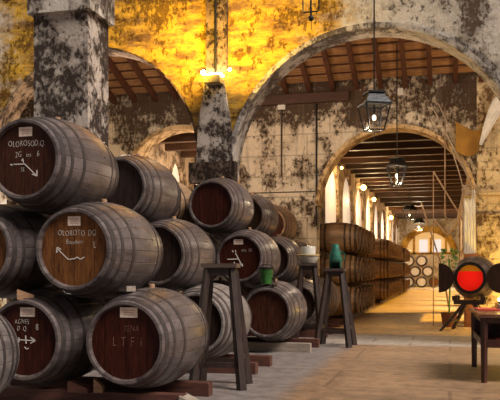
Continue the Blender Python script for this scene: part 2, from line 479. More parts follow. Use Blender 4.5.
# the two vaulted-window corridors beyond the back wall
def corridor(xl, xr, yend, first, pitch, width, nwin, zc, wn0, side, ztop=4.55, spring=3.75, sill=2.45):
    """left wall with tall round headed daylit windows"""
    global tn
    bm = bmesh.new()
    t = .35
    edges = []
    x0, x1 = xl - t, xl
    def pr(a):
        A = [bm.verts.new((x0, y, z)) for y, z in a]; B = [bm.verts.new((x1, y, z)) for y, z in a]
        bm.faces.new(A[::-1]); bm.faces.new(B)
        for i in range(len(a)): bm.faces.new((A[i], A[(i + 1) % len(a)], B[(i + 1) % len(a)], B[i]))
    ys = 18.4
    wins = []
    r = width / 2
    for i in range(nwin):
        a = first + pitch * i; b = a + width
        if b > yend: break
        wins.append((a, b))
        pr([(ys, 0), (a, 0), (a, zc), (ys, zc)])
        pr([(a, 0), (b, 0), (b, sill), (a, sill)])
        n = 12; c = (a + b) / 2
        pts = [(c - r * math.cos(PI * j / n), spring + (ztop - spring) * math.sin(PI * j / n)) for j in range(n + 1)]
        for p, q in zip(pts, pts[1:]): pr([p, q, (q[0], zc), (p[0], zc)])
        ys = b
    pr([(ys, 0), (yend, 0), (yend, zc), (ys, zc)])
    bmesh.ops.remove_doubles(bm, verts=bm.verts, dist=1e-5)
    struct('wall_' + side, bm, M['corr'])
    for i, (a, b) in enumerate(wins):
        bm = bmesh.new(); n = 12; c = (a + b) / 2
        out = [(a, sill), (b, sill)] + [(c + r * math.cos(PI * j / n), spring + (ztop - spring) * math.sin(PI * j / n)) for j in range(n + 1)]
        A = [bm.verts.new((xl - .14, y, z)) for y, z in out]; B = [bm.verts.new((xl - .10, y, z)) for y, z in out]
        bm.faces.new(A); bm.faces.new(B)
        for j in range(len(out)): bm.faces.new((A[j], A[(j + 1) % len(out)], B[(j + 1) % len(out)], B[j]))
        w = struct('window_%d' % (wn0 + i), bm, M['winlit'])
    # ceiling boards and joists
    bm = bmesh.new(); box(bm, xl - .3, xr + .3, 18.4, yend, zc, zc + .1); struct('ceiling_' + side, bm, M['corr_board'])
    y = 19.6
    while y < yend:
        bm = bmesh.new(); box(bm, xl, xr, y, y + .2, zc - .24, zc); struct('trim_%d' % tn, bm, M['corr_beam']); tn += 1
        y += 1.35 if y < 34 else 2.7
    return wins

ZC = 5.0
corridor(-3.5, .62, 55, 21.9, 3.7, 2.8, 9, ZC, 1, 'corridor_left', spring=3.5)
# right corridor wall: openings sized so the added spots land on the floor
bm = bmesh.new()
ys = 18.4
opens = [(19.4 + 4.4 * i, 22.6 + 4.4 * i) for i in range(8)]
for a, b in opens:
    box(bm, .62, .97, ys, a, 0, ZC); box(bm, .62, .97, a, b, 1.5 if a < 20 else 2.4, ZC); ys = b
box(bm, .62, .97, ys, 55, 0, ZC)
struct('wall_corridor_right', bm, M['corr'])
# left corridor, seen through the smaller arch
corridor(-8.1, -4.9, 44, 21.5, 2.2, 1.0, 9, ZC, 30, 'aisle_left')
bm = bmesh.new(); box(bm, -4.9, -4.6, 18.4, 44, 0, ZC); struct('wall_aisle_right', bm, M['corr'])
bm = bmesh.new(); box(bm, -8.5, -4.6, 44, 44.3, 0, ZC); struct('wall_aisle_end', bm, M['endwall'])

# far end of the corridor: limewashed wall, ochre arch and a daylit window
bm = bmesh.new(); box(bm, -3.85, .97, 54, 54.3, 0, 5.0); struct('wall_end', bm, M['endwall'])
EC = -1.45
struct('trim_60', arch_ring(EC, 1.95, 2.35, 53.8, 54.0, .42), M['ochre'], True)
bm = bmesh.new()
n = 20; out = [(EC + 1.5 * math.cos(PI * j / n), 2.35 + 1.5 * math.sin(PI * j / n)) for j in range(n + 1)]
A = [bm.verts.new((x, 53.93, z)) for x, z in out]; B = [bm.verts.new((x, 53.98, z)) for x, z in out]
bm.faces.new(A); bm.faces.new(B)
for j in range(len(out)): bm.faces.new((A[j], A[(j + 1) % len(out)], B[(j + 1) % len(out)], B[j]))
w = struct('window_25', bm, M['winendlit'])
for x0 in (-2.05, -1.15):
    bm = bmesh.new(); box(bm, x0, x0 + .55, 53.88, 53.93, 2.45, 3.35); link('pane', bm, M['winend'], w)
bm = bmesh.new(); 
for x0 in (-2.5, -1.35, -.35): box(bm, x0, x0 + .16, 53.84, 53.93, 2.35, 3.5)
box(bm, -2.95, .05, 53.84, 53.93, 2.33, 2.47)
link('window_frame', bm, M['ochre'], w)
bm = bmesh.new(); box(bm, -3.2, .4, 48.0, 50.5, 0, .14); struct('trim_61', bm, M['endwall'])

# free-standing pillar in the hall
bm = bmesh.new()
PX0, PX1, PY0, PY1 = -5.86, -5.0, 9.9, 10.58
box(bm, PX0, PX1, PY0, PY1, 0, 5.0)
struct('wall_pillar', bm, M['pillar'])
bm = bmesh.new(); box(bm, PX0 - .07, PX1 + .07, PY0 - .07, PY1 + .07, 4.96, 5.9); struct('trim_62', bm, M['pier'])
# hall walls outside the frame and the tie beam the lamps hang from
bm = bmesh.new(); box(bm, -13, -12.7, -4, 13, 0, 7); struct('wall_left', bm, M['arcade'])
bm = bmesh.new(); box(bm, -10, 7, 11.5, 11.75, 6.6, 6.85); struct('trim_63', bm, M['darkbeam'])

# ------------------------------------------------------------------ casks
CL, CRB, CRH = 1.30, .475, .362
def prof(t): return CRB - (CRB - CRH) * abs(2 * t - 1) ** 1.9

def cask_meshes(L, RB, RH, n=56, tag_='', hoops=((.03, .04), (.12, .028), (.25, .03), (.72, .03), (.852, .028), (.93, .04)), m_body='cask', m_hoop='hoop'):
    def R(t): return RB - (RB - RH) * abs(2 * t - 1) ** 1.9
    bm = bmesh.new()
    k = 22
    pr = [(R(i / k), L * i / k - L / 2) for i in range(k + 1)]
    th = .032 * RB / .475
    inner = [(R(1) - th * .75, L / 2), (R(1) - th * 1.15, L / 2 - .045), (R(0) - th * 1.15, -L / 2 + .045), (R(0) - th * .75, -L / 2)]
    lathe(bm, pr + inner, n, 'Y', closed=True)
    body = link('staves' , bm, M[m_body], None, True)
    bm = bmesh.new(); lathe(bm, [(RH - th * 1.1, -L / 2 + .042), (RH - th * 1.1, -L / 2 + .06)], n, 'Y')
    head = link('head', bm, M['head_dark'], None)
    bm = bmesh.new(); lathe(bm, [(RH - th * 1.1, L / 2 - .06), (RH - th * 1.1, L / 2 - .042)], n, 'Y')
    back = link('back_head', bm, M['head_dark'], None)
    hs = []
    for t0, w in hoops:
        t1 = t0 + w; bm = bmesh.new()
        e = .0045
        lathe(bm, [(R(t0) - .004, L * t0 - L / 2), (R(t0) + e, L * t0 - L / 2), (R((t0 + t1) / 2) + e, L * (t0 + t1) / 2 - L / 2), (R(t1) + e, L * t1 - L / 2), (R(t1) - .004, L * t1 - L / 2)], n, 'Y', closed=True)
        hs.append(link('hoop', bm, M[m_hoop], None, True))
    return body, head, back, hs

body0, head0, back0, hoops0 = cask_meshes(CL, CRB, CRH)
bm = bmesh.new(); lathe(bm, [(.03, 0), (.028, .03), (.02, .035)], 14, 'Z'); bung0 = link('bung', bm, M['block'], None, True)
for o in [body0, head0, back0, bung0] + hoops0: COL.objects.unlink(o)
HEADS = {}
def head_mesh(src, mk):
    key = (src.data.name, mk)
    if key not in HEADS:
        me = src.data.copy(); me.materials.clear(); me.materials.append(M[mk]); HEADS[key] = me
    return HEADS[key]

def child(src, parent, loc, data=None):
    c = src.copy(); COL.objects.link(c); c.parent = parent; c.location = loc
    if data: c.data = data
    return c

def cask(x, yhead, z, label, group, head='head_dark', body=None, spin=0, cap=False):
    """a 500 litre butt, axis along Y, front head at yhead, centre height z"""
    t = thing('oak_cask', label, 'cask', (x, yhead + CL / 2, z - CRB), 0, group)
    s = child(body0, t, (0, 0, CRB)); s.rotation_euler = (0, spin, 0)
    if body:
        s.data = head_mesh(body0, body)
    child(head0, t, (0, 0, CRB), head_mesh(head0, head))
    child(back0, t, (0, 0, CRB))
    for h in hoops0: child(h, t, (0, 0, CRB))
    child(bung0, t, (0, 0, 2 * CRB - .003))
    return t

HY = -CL / 2 + .042           # plane of the front head in cask coordinates
def paper(t, x, z, w=.135, h=.085, cz=CRB, lines=True):
    bm = bmesh.new(); box(bm, x - w / 2, x + w / 2, HY - .004, HY - .0005, cz + z - h / 2, cz + z + h / 2)
    o = link('paper_label', bm, M['paper'], t); o['label'] = 'pale printed paper label'
    bm = bmesh.new()
    for i in range(3):
        zz = cz + z + h * (.22 - .22 * i); ww = w * (.36, .28, .33)[i]
        box(bm, x - ww, x + ww * .9, HY - .0055, HY - .004, zz - .004, zz + .004)
    link('print_lines', bm, M['print'], o)

def chalk_text(t, body, x, z, size, mat='chalk', tilt=0, cz=CRB, bold=-.0016, xs=.68):
    cu = bpy.data.curves.new('chalk', 'FONT'); cu.body = body; cu.size = size; cu.extrude = .0008
    cu.align_x = 'CENTER'; cu.align_y = 'CENTER'; cu.shear = .12; cu.space_character = 1.1; cu.offset = bold
    cu.resolution_u = 3
    ob = bpy.data.objects.new('tmp', cu); COL.objects.link(ob)
    me = bpy.data.meshes.new_from_object(ob.evaluated_get(bpy.context.evaluated_depsgraph_get()))
    COL.objects.unlink(ob); bpy.data.objects.remove(ob)
    rnd = random.Random(len(body) * 7 + int(size * 1000))
    ph = [rnd.random() * 6 for _ in range(3)]
    for v in me.vertices:
        X, Y = v.co.x, v.co.y
        Y += size * .05 * math.sin(X / size * 2.1 + ph[0]) + X * tilt; X += size * .04 * math.sin(Y / size * 5 + ph[1])
        v.co = (x + X * xs, HY - .0022 + v.co.z, cz + z + Y)
    me.materials.clear(); me.materials.append(M[mat])
    o = bpy.data.objects.new('chalk_writing', me); COL.objects.link(o); o.parent = t
    o['label'] = 'white chalk writing' if mat == 'chalk' else 'faint worn chalk writing'
    return o

def chalk_marks(t, strokes, w=.009, mat='chalk', cz=CRB):
    bm = bmesh.new()
    for st in strokes:
        for (xa, za), (xb, zb) in zip(st, st[1:]):
            bar(bm, (xa, HY - .0022, cz + za), (xb, HY - .0022, cz + zb), w, w)
    for v in bm.verts: v.co.y = HY - .0022 + (v.co.y - HY + .0022) * .15
    o = link('chalk_marks', bm, M[mat], t); o['label'] = 'white chalk arrow and strokes'
    return o

Y1, Y2, Y3, Y4, Y5 = 6.17, 8.6, 11.3, 13.7, 16.35
ZB, ZM, ZT = .61, 1.436, 2.262
G1 = 'casks of the nearest stack'
# nearest stack
c = cask(-3.77, Y1, ZT, 'dark cask on top of the nearest stack with OLOROSO chalked across its head', G1, 'head_brown', None, .3)
paper(c, .01, .255); chalk_text(c, 'OLOROSO', -.035, .145, .078); chalk_text(c, 'D.Q.', .155, .145, .078); chalk_text(c, '2G', -.065, .045, .075); chalk_text(c, 'ins', .04, .045, .065); chalk_text(c, '6', .135, .045, .08)
chalk_marks(c, [[(-.15, -.04), (.0, -.04), (.12, -.15)], [(.075, -.135), (.125, -.155), (.125, -.10)], [(-.03, -.01), (-.02, .01), (-.01, -.03)], [(-.14, -.05), (-.10, -.035)]])
chalk_text(c, 'SE', -.02, -.09, .06)
c = cask(-3.27, Y1, ZM, 'dark cask with orange-brown head and chalk arrow pointing up left in the nearest stack', G1, 'head_orange', None, 1.1)
paper(c, .0, .255, .125, .085); chalk_text(c, 'OLOROTO', -.03, .145, .075); chalk_text(c, 'DQ', .175, .145, .075); chalk_text(c, 'Bourbon', -.0, .065, .062); chalk_text(c, 'L', .20, .035, .085)
chalk_marks(c, [[(-.16, -.0), (-.06, -.09), (.0, -.085), (.03, -.07), (.06, -.09), (.10, -.07)], [(-.175, -.03), (-.17, .02), (-.13, .0)]])
for i in range(4): chalk_text(c, '1', -.17 + .08 * i, -.15 + .012 * (i % 2), .05, 'chalk_faint')
c = cask(-4.27, Y1, ZM, 'dark cask cut off by the left picture edge, between OLOROSO cask and AGNES cask', G1, 'head_orange', None, 2.0)
c = cask(-3.77, Y1, ZB, 'dark cask in the lowest tier of the nearest stack with AGNES chalked on it', G1, 'head_dark', None, 4)
paper(c, .03, .255, .15, .085); chalk_text(c, 'AGNES', -.03, .165, .065); chalk_text(c, 'D', -.065, .10, .065); chalk_text(c, 'Q', .0, .10, .065); chalk_text(c, '8', .125, .115, .085)
chalk_marks(c, [[(-.06, -.0), (.10, -.005)], [(.06, .025), (.11, -.005), (.06, -.03)], [(-.06, .02), (-.06, -.025)], [(.01, .04), (.015, -.035)], [(-.0, -.065), (.02, -.085), (.04, -.075)]], .009)
c = cask(-2.77, Y1, ZB, 'large dark cask at the right end of the lowest tier, red-brown head with faint chalk', G1, 'head_dark', None, 5.2)
paper(c, .03, .265, .165, .09); chalk_text(c, 'TENA', .05, .12, .08, 'chalk_faint')
for i, ch in enumerate('LTFi'): chalk_text(c, ch, -.11 + .085 * i, .0, .12, 'chalk_faint')
# the one nearer still, lower left corner
c = cask(-3.66, 4.06, ZB - .02, 'pale grey cask at the lower left picture corner, closest to the viewer', None, 'head_dark', 'cask_pale', .7)
# second stack
G2 = 'casks of the second stack'
cask(-3.95, Y2, ZT, 'grey cask with plain black head on top of the second stack, right of OLOROSO cask', G2, 'head_black', None, .5)
cask(-3.45, Y2, ZM, 'grey cask behind the orange-headed cask, middle tier of the second stack', G2, 'head_black', None, 1.9)
cask(-2.95, Y2, ZB, 'low pale cask half hidden behind the nearest tall wooden stand', G2, 'head_black', 'cask_pale', 2.9)
cask(-3.95, Y2, ZB, 'shadowed cask deep in the lowest tier of the second stack, behind the lower front casks', G2, 'head_black', None, 1.2)
cask(-4.45, Y2, ZM, 'shadowed cask deep in the middle tier of second stack, behind the topmost front cask', G2, 'head_black', None, 1.2)
# third stack
G3 = 'casks of the third stack'
cask(-3.61, Y3, ZT + .016, 'grey cask with plain red-brown head on top of third stack below the pier capital', G3, 'head_dark', None, 3.3)
cask(-4.59, Y3, ZT + .03, 'yellow-lit cask behind the second stack, left neighbour of the cask under the pier', G3, 'head_black', 'cask_brown', 2.3)
c = cask(-3.15, Y3, ZM, 'cask with red-brown head, paper label and crossed chalk strokes behind nearest stand', G3, 'head_dark', None, .3)
paper(c, -.02, .25, .15, .08); chalk_text(c, 'cen', .07, .12, .075); chalk_text(c, '06', .17, .12, .075)
chalk_marks(c, [[(-.07, .08), (.04, -.12)], [(-.2, -.02), (-.03, -.015)], [(-.12, .12), (-.10, .09)], [(-.07, .12), (-.06, .09)], [(-.09, -.06), (-.08, -.11)], [(.01, -.10), (.045, -.13), (.04, -.09)]], .014)
cask(-4.15, Y3, ZM, 'shadowed cask in the middle tier of third stack, left of the chalk-stroked cask', G3, 'head_black', None, 1.0)
c = cask(-2.65, Y3 - .3, ZB, 'cask with brick-brown head on the lowest tier beside the floor, green pail on it', G3, 'head_brown', None, 4.1)
cask(-3.65, Y3, ZB, 'shadowed cask in the lowest tier of third stack, seen through gap left of stand', G3, 'head_black', None, 1.7)
# fourth stack, just through the big arch
G4 = 'casks of the fourth stack'
cask(-3.72, Y4, ZT, 'brownish cask on top of the fourth stack just right of the arch pier', G4, 'head_black', None, 2.4)
cask(-3.22, Y4, ZM, 'blue-grey cask in the middle tier of fourth stack, left of the basin', G4, 'head_black', None, 3.4)
cask(-2.72, Y4, ZB, 'low grey cask of the fourth stack behind the two far stands', G4, 'head_black', None, 1.4)
cask(-3.72, Y4, ZB, 'shadowed low cask of the fourth stack behind the brick-brown headed cask', G4, 'head_black', None, .4)
G5 = 'casks of the fifth stack'
cask(-3.87, Y5, ZT - .01, 'small brown cask on top of the farthest stack against the mottled stone wall', G5, 'head_brown', 'cask_brown', 1.4)
cask(-3.37, Y5, ZM - .005, 'cask of the farthest stack hidden behind the basin on its stand', G5, 'head_black', None, 2.2)
cask(-2.87, Y5, ZB, 'pale blue-grey cask by the corridor entrance seen between the legs of stand', G5, 'head_black', 'cask_pale', 3.2)
cask(-3.87, Y5, ZB, 'shadowed low cask of the farthest stack beside the stone wall', G5, 'head_black', None, 2.6)

# runners and blocks under the stacks
def beam(name, label, x0, x1, y, z0, z1, d, mat, group):
    bm = bmesh.new(); box(bm, x0, x1, y - d / 2, y + d / 2, z0, z1)
    bmesh.ops.bevel(bm, geom=bm.edges[:], offset=.008, segments=1)
    o = link(name, bm, M[mat]); return tag(o, label, 'beam', group)
for nm, yy, x1, z in (('nearest', Y1, -2.3, 0), ('second', Y2, -2.25, 0), ('third', Y3 - .15, -2.05, 0), ('fourth', Y4, -2.2, 0), ('fifth', Y5, -2.35, 0)):
    beam('stack_runner', 'front timber runner lying under the %s stack of casks' % nm, -4.5, x1, yy + .27, 0, .135, .14, 'beam_red' if nm != 'third' else 'beam_grey', 'timber runners under the stacks')
    beam('stack_runner', 'rear timber runner lying under the %s stack of casks' % nm, -4.5, x1, yy + 1.03, 0, .135, .14, 'beam_red', 'timber runners under the stacks')
o = beam('timber_sleeper', 'pale timber lying on the floor in front of the lower left casks', -3.7, -2.75, 5.95, 0, .05, .12, 'beam_grey', None)
def wedge(label, x, y, z, sx=.16, sy=.14, sz=.10, rz=0, mat='block'):
    bm = bmesh.new()
    v = [bm.verts.new(p) for p in ((-sx/2, -sy/2, 0), (sx/2, -sy/2, 0), (sx/2, sy/2, 0), (-sx/2, sy/2, 0), (-sx/2, -sy/2, sz), (-sx/2, sy/2, sz), (sx/2, -sy/2, sz*.45), (sx/2, sy/2, sz*.45))]
    for q in ((0, 1, 2, 3), (0, 1, 6, 4), (1, 2, 7, 6), (2, 3, 5, 7), (3, 0, 4, 5), (4, 6, 7, 5)): bm.faces.new([v[i] for i in q])
    bmesh.ops.bevel(bm, geom=bm.edges[:], offset=.006, segments=1)
    o = link('wood_wedge', bm, M[mat]); o.location = (x, y, z); o.rotation_euler = (0, 0, rz)
    return tag(o, label, 'wedge', 'wooden wedges between casks')
wedge('pale wood wedge jammed above the AGNES cask at the left', -3.80, 6.28, ZB + .37, .15, .14, .09, .5)
wedge('brown wood block on the front runner between the two lowest front casks', -3.27, 6.34, .135, .20, .14, .10, 0, 'beam_red')
wedge('small orange wedge at lower left of the red-brown headed cask', -3.10, 6.36, .135, .08, .08, .13, .2)
wedge('pale wood wedge on top of the lowest right front cask', -2.86, 6.45, ZB + .445, .12, .10, .05, 2.6, 'beam_grey')
wedge('pale block at the end of the runner under the nearest stack', -2.24, 6.44, 0, .16, .20, .135, 0, 'beam_grey')

# ------------------------------------------------------------------ tall stands and what is on them
def stand(x, y, h, rz, label, w=.36, d=.28, spread=.27):
    t = thing('wooden_stand', label, 'stand', (x, y, 0), rz, 'tall four-legged stands')
    bm = bmesh.new(); box(bm, -w/2, w/2, -d/2, d/2, h - .045, h); bmesh.ops.bevel(bm, geom=bm.edges[:], offset=.008, segments=1)
    link('top', bm, M['stand_edge'], t)
    bm = bmesh.new()
    for sy in (-1, 1): box(bm, -w/2 + .03, w/2 - .03, sy * (d/2 - .05) - .015, sy * (d/2 - .05) + .015, h - .13, h - .045)
    for sx in (-1, 1): box(bm, sx * (w/2 - .045) - .015, sx * (w/2 - .045) + .015, -d/2 + .06, d/2 - .06, h - .13, h - .045)
    link('apron', bm, M['stand'], t)
    def leg(sx, sy, f): 
        a = Vector((sx * (w/2 - .06), sy * (d/2 - .055), h - .05)); b = Vector((sx * spread, sy * spread * .9, 0))
        return b + (a - b) * f
    for sx in (-1, 1):
        for sy in (-1, 1):
            bm = bmesh.new(); bar(bm, leg(sx, sy, 0), leg(sx, sy, 1), .082, .072, .062)
            for v in bm.verts:
                if v.co.z < .05: v.co.z = 0
            link('leg', bm, M['stand'], t)
    for s in (-1, 1):
        for f in (.2,):
            bm = bmesh.new(); bar(bm, leg(-1, s, f), leg(1, s, f), .03, .055); link('stretcher', bm, M['stand'], t)
            bm = bmesh.new(); bar(bm, leg(s, -1, f + .05), leg(s, 1, f + .05), .03, .055); link('stretcher', bm, M['stand'], t)
    bm = bmesh.new(); bar(bm, leg(1, -1, .86), leg(1, 1, .32), .022, .035); link('brace', bm, M['stand'], t)
    return t
stand(-2.38, 7.82, 1.32, .12, 'tall dark wooden stand nearest to the viewer, with bare top', .38, .30, .26)
stand(-1.83, 12.5, 1.275, -.05, 'tall wooden stand with the green conical can on top', .34, .28, .27)
stand(-2.40, 13.12, 1.37, .1, 'tall wooden stand carrying the pale basin with brass rim', .34, .28, .24)

# basin
t = thing('basin', 'pale basin with brass rim and raised drum on the farther stand', 'basin', (-2.40, 13.12, 1.37))
bm = bmesh.new(); lathe(bm, [(.125, 0), (.17, .06), (.185, .105), (.19, .13), (.175, .13), (.15, .09), (.10, .03)], 32, 'Z'); link('bowl', bm, M['enamel'], t, True)
bm = bmesh.new(); lathe(bm, [(.15, .12), (.205, .125), (.208, .145), (.15, .155)], 32, 'Z'); link('rim', bm, M['brass'], t, True)['label'] = 'shiny brass rim'
bm = bmesh.new(); lathe(bm, [(.13, .14), (.13, .28), (.125, .29), (.115, .28), (.115, .15)], 32, 'Z'); link('drum', bm, M['enamel'], t, True)
bm = bmesh.new(); tube(bm, [(-.03, 0, .29), (-.03, 0, .33), (.03, 0, .33), (.03, 0, .29)], .008); link('handle', bm, M['cap'], t, True)
# green conical can
t = thing('conical_can', 'green conical metal can with cut-away foot on the stand by the corridor', 'can', (-1.83, 12.5, 1.275), .2)
bm = bmesh.new()
n = 36
lev = [(.105, .0), (.105, .10), (.11, .17), (.06, .36), (.052, .40), (.03, .405)]
rings = []
for r, h in lev:
    rings.append([bm.verts.new((r * math.cos(2 * PI * k / n), r * math.sin(2 * PI * k / n), h)) for k in range(n)])
for i in range(len(lev) - 1):
    for k in range(n):
        if i == 0 and (k + .5) / n * 2 * PI % (2 * PI) > PI * 1.22 and (k + .5) / n * 2 * PI < PI * 1.72: continue
        bm.faces.new((rings[i][k], rings[i][(k + 1) % n], rings[i + 1][(k + 1) % n], rings[i + 1][k]))
bm.faces.new(rings[-1])
o = link('can_body', bm, M['green'], t, True); sm = o.modifiers.new('thick', 'SOLIDIFY'); sm.thickness = .006
bm = bmesh.new(); tube(bm, [(.10, 0, .12), (.15, 0, .16), (.15, 0, .24), (.085, 0, .28)], .009); link('handle', bm, M['green'], t, True)
# green pail sitting on the cask of the third stack
t = thing('pail', 'small green pail standing on the brick-brown headed cask', 'pail', (-2.68, 11.15, ZB + .43))
bm = bmesh.new(); lathe(bm, [(.085, 0), (.105, .24), (.11, .245), (.10, .245), (.08, .02)], 28, 'Z'); link('bucket', bm, M['greenpail'], t, True)
bm = bmesh.new(); lathe(bm, [(.105, .225), (.114, .225), (.114, .25), (.105, .25)], 28, 'Z', closed=True); link('rim', bm, M['black'], t, True)
bm = bmesh.new(); tube(bm, [(-.11, 0, .22)] + [(-.115 * math.cos(a), 0, .23 + .07 * math.sin(a)) for a in (.6, 1.2, 1.9, 2.5)] + [(.11, 0, .22)], .005, 6); link('handle', bm, M['black'], t, True)
# spigot beside the pail
t = thing('cask_spigot', 'dark wooden spigot with cross handle lying beside the green pail', 'spigot', (-2.55, 11.13, ZB + .40))
bm = bmesh.new(); tube(bm, [(0, -.1, .02), (0, .1, .02)], [.02, .026], 10); link('barrel_tube', bm, M['stand'], t, True)
bm = bmesh.new(); tube(bm, [(0, 0, .02), (0, 0, .12)], .013, 8); tube(bm, [(-.05, 0, .12), (.05, 0, .12)], .012, 8); link('handle', bm, M['stand'], t, True)

# ------------------------------------------------------------------ casks along the corridor
KL, KB, KH = 1.12, .385, .30
kb, kh, kk, ks = cask_meshes(KL, KB, KH, 32, hoops=((.02, .06), (.14, .04), (.26, .04), (.70, .04), (.82, .04), (.92, .06)), m_body='cask_brown', m_hoop='hoop_brown')
kb.data.materials[0] = M['cask_brown']
for o in [kb, kh, kk] + ks: COL.objects.unlink(o)
ordn = ['first', 'second', 'third', 'fourth', 'fifth', 'sixth', 'seventh', 'eighth', 'ninth', 'tenth']
tiern = ['bottom', 'middle', 'top']
proto = None
def kcask(x, y, z, label, group):
    t = thing('corridor_cask', label, 'cask', (x, y, z), PI / 2, group)   # front head faces the aisle (+X)
    s = child(kb, t, (0, 0, KB)); s.rotation_euler = (0, random.random() * 6, 0)
    child(kh, t, (0, 0, KB), head_mesh(kh, 'head_black'))
    for h in ks: child(h, t, (0, 0, KB))
    return t
blocks = [(19.05, 6, 'nearest'), (29.0, 10, 'middle'), (39.4, 7, 'farthest')]
for y0, nb, bn in blocks:
    for tier in range(3):
        for i in range(nb):
            kcask(-2.76, y0 + .79 * i, .10 + .79 * tier,
                  '%s cask from the front in the %s tier of the %s block along the corridor' % (ordn[i], tiern[tier], bn),
                  'casks along the corridor, %s block' % bn)
        for xx, wd in ((-3.05, 'inner'), (-2.47, 'aisle-side')):
            z0 = 0 if tier == 0 else .10 + .79 * tier - .02 - .0
            if tier == 0:
                beam('corridor_runner', '%s floor timber under the %s block of corridor casks' % (wd, bn), xx - .06, xx + .06, y0 + .79 * (nb - 1) / 2, 0, .10, .79 * nb, 'beam_grey', 'timber runners along the corridor')

# pyramid of casks at the far end, pale round heads to the viewer
eb, eh, ek, es = cask_meshes(.9, .36, .275, 32, hoops=((.02, .06), (.15, .04), (.80, .04), (.92, .06)), m_body='cask')
for o in [eb, eh, ek] + es: COL.objects.unlink(o)
ends = [(-2.50, .14, 'lower left', 'head_grey'), (-1.72, .14, 'lower middle', 'head_grey'), (-.95, .14, 'lower right brown', 'head_orange'),
        (-2.88, .80, 'left of the middle row', 'head_grey'), (-2.11, .80, 'centre of the middle row', 'head_grey'), (-1.34, .80, 'right of the middle row', 'head_grey'),
        (-2.50, 1.46, 'top left', 'head_grey'), (-1.72, 1.46, 'top right', 'head_grey')]
for x, z, nm, hm in ends:
    t = thing('corridor_end_cask', '%s cask of the small pyramid at the far corridor end' % nm, 'cask', (x, 48.95, z), 0, 'cask pyramid at the corridor end')
    child(eb, t, (0, 0, .36)); child(eh, t, (0, 0, .36), head_mesh(eh, hm))
    for h in es: child(h, t, (0, 0, .36))

# ------------------------------------------------------------------ red wine cask with glass head on its trestle
RX, RYY, RZc = .40, 15.95, 1.09
t = thing('display_cask', 'dark cask with glowing red wine behind its glass head and two open half doors', 'cask', (RX, RYY, RZc - .45), -.26)
R0, RBB, LL = .315, .45, .95
def RR(u): return RBB - (RBB - R0) * abs(2 * u - 1) ** 2
bm = bmesh.new(); k = 16
pr = [(RR(i / k), LL * i / k - .05) for i in range(k + 1)]
lathe(bm, pr + [(RR(1) - .03, LL - .05), (RBB - .05, LL / 2), (R0 - .03, -.05)], 48, 'Y', closed=True)
link('staves', bm, M['cask'], t, True, (0, 0, .45))
bm = bmesh.new(); lathe(bm, [(.29, LL - .12), (.29, LL - .10)], 40, 'Y'); link('back_head', bm, M['head_dark'], t, False, (0, 0, .45))
bm = bmesh.new(); lathe(bm, [(.262, -.055), (.322, -.055), (.322, -.015), (.262, -.015)], 48, 'Y', closed=True); link('head_ring', bm, M['black'], t, True, (0, 0, .45))
for u in (.16, .30, .70, .84):
    bm = bmesh.new(); lathe(bm, [(RR(u) + .005, LL * u - .05), (RR(u + .05) + .005, LL * (u + .05) - .05), (RR(u + .05) - .006, LL * (u + .05) - .05), (RR(u) - .006, LL * u - .05)], 40, 'Y', closed=True)
    link('hoop', bm, M['hoop'], t, True, (0, 0, .45))
# wine: chord-topped disc; amber glass above it
def disc_part(zlo, zhi, r, y0, y1):
    bm = bmesh.new(); n = 64; pts = []
    for j in range(n):
        a = 2 * PI * j / n; pts.append((r * math.cos(a), min(max(r * math.sin(a), zlo), zhi)))
    A = [bm.verts.new((x, y0, z)) for x, z in pts]; bm.faces.new(A)
    return bm
m_w = M['wine']
o = link('wine_fill', disc_part(-1, .135, .265, -.02, -.01), M['wine'], t, False, (0, -.012, .45)); o['label'] = 'bright red wine behind the glass'
def ambermat():
    m, nt, b = newmat('amber_inside'); out = nt.nodes['Material Output']
    tr = N(nt, 'ShaderNodeBsdfTranslucent'); tr.inputs['Color'].default_value = (.42, .16, .012, 1)
    nt.links.new(tr.outputs[0], out.inputs['Surface']); return m
o = link('head_space', disc_part(.135, 1, .265, -.02, -.01), ambermat(), t, False, (0, -.012, .45)); o['label'] = 'amber-lit air space above the wine'
# two half doors, swung outwards
for sx in (-1, 1):
    bm = bmesh.new(); n = 24
    pts = [(.30 * math.cos(PI / 2 + PI * j / n), .30 * math.sin(PI / 2 + PI * j / n)) for j in range(n + 1)]   # left half disc, straight edge at x=0
    if sx < 0: out = [(.0 + x * -1 * -1, z) for x, z in pts]
    ang = math.radians(22 if sx < 0 else 38)
    V0 = []; V1 = []
    for x, z in pts:
        # door lies flat beyond the hinge (hinge tangent to the ring); curved side towards the ring
        u = .30 + x            # 0 at the hinge, .30 at the straight free edge
        px = sx * (.325 + u * math.cos(ang)); py = -.06 - u * math.sin(ang) * (1 if sx < 0 else -1) * -1
        py = -.05 + (u * math.sin(ang) if sx > 0 else -u * math.sin(ang))
        V0.append(bm.verts.new((px, py, z))); V1.append(bm.verts.new((px, py + .03, z)))
    bm.faces.new(V0); bm.faces.new(V1)
    for j in range(len(pts)): bm.faces.new((V0[j], V0[(j + 1) % len(pts)], V1[(j + 1) % len(pts)], V1[j]))
    d = link('half_door', bm, M['head_black'], t, False, (0, 0, .45))
lw = bpy.data.lights.new('wine_backlight', 'POINT'); lw.energy = 5.5; lw.color = (1, .75, .5); lw.shadow_soft_size = .05
lo = bpy.data.objects.new('wine_backlight', lw); COL.objects.link(lo); lo.parent = t; lo.location = (0, .34, .46)
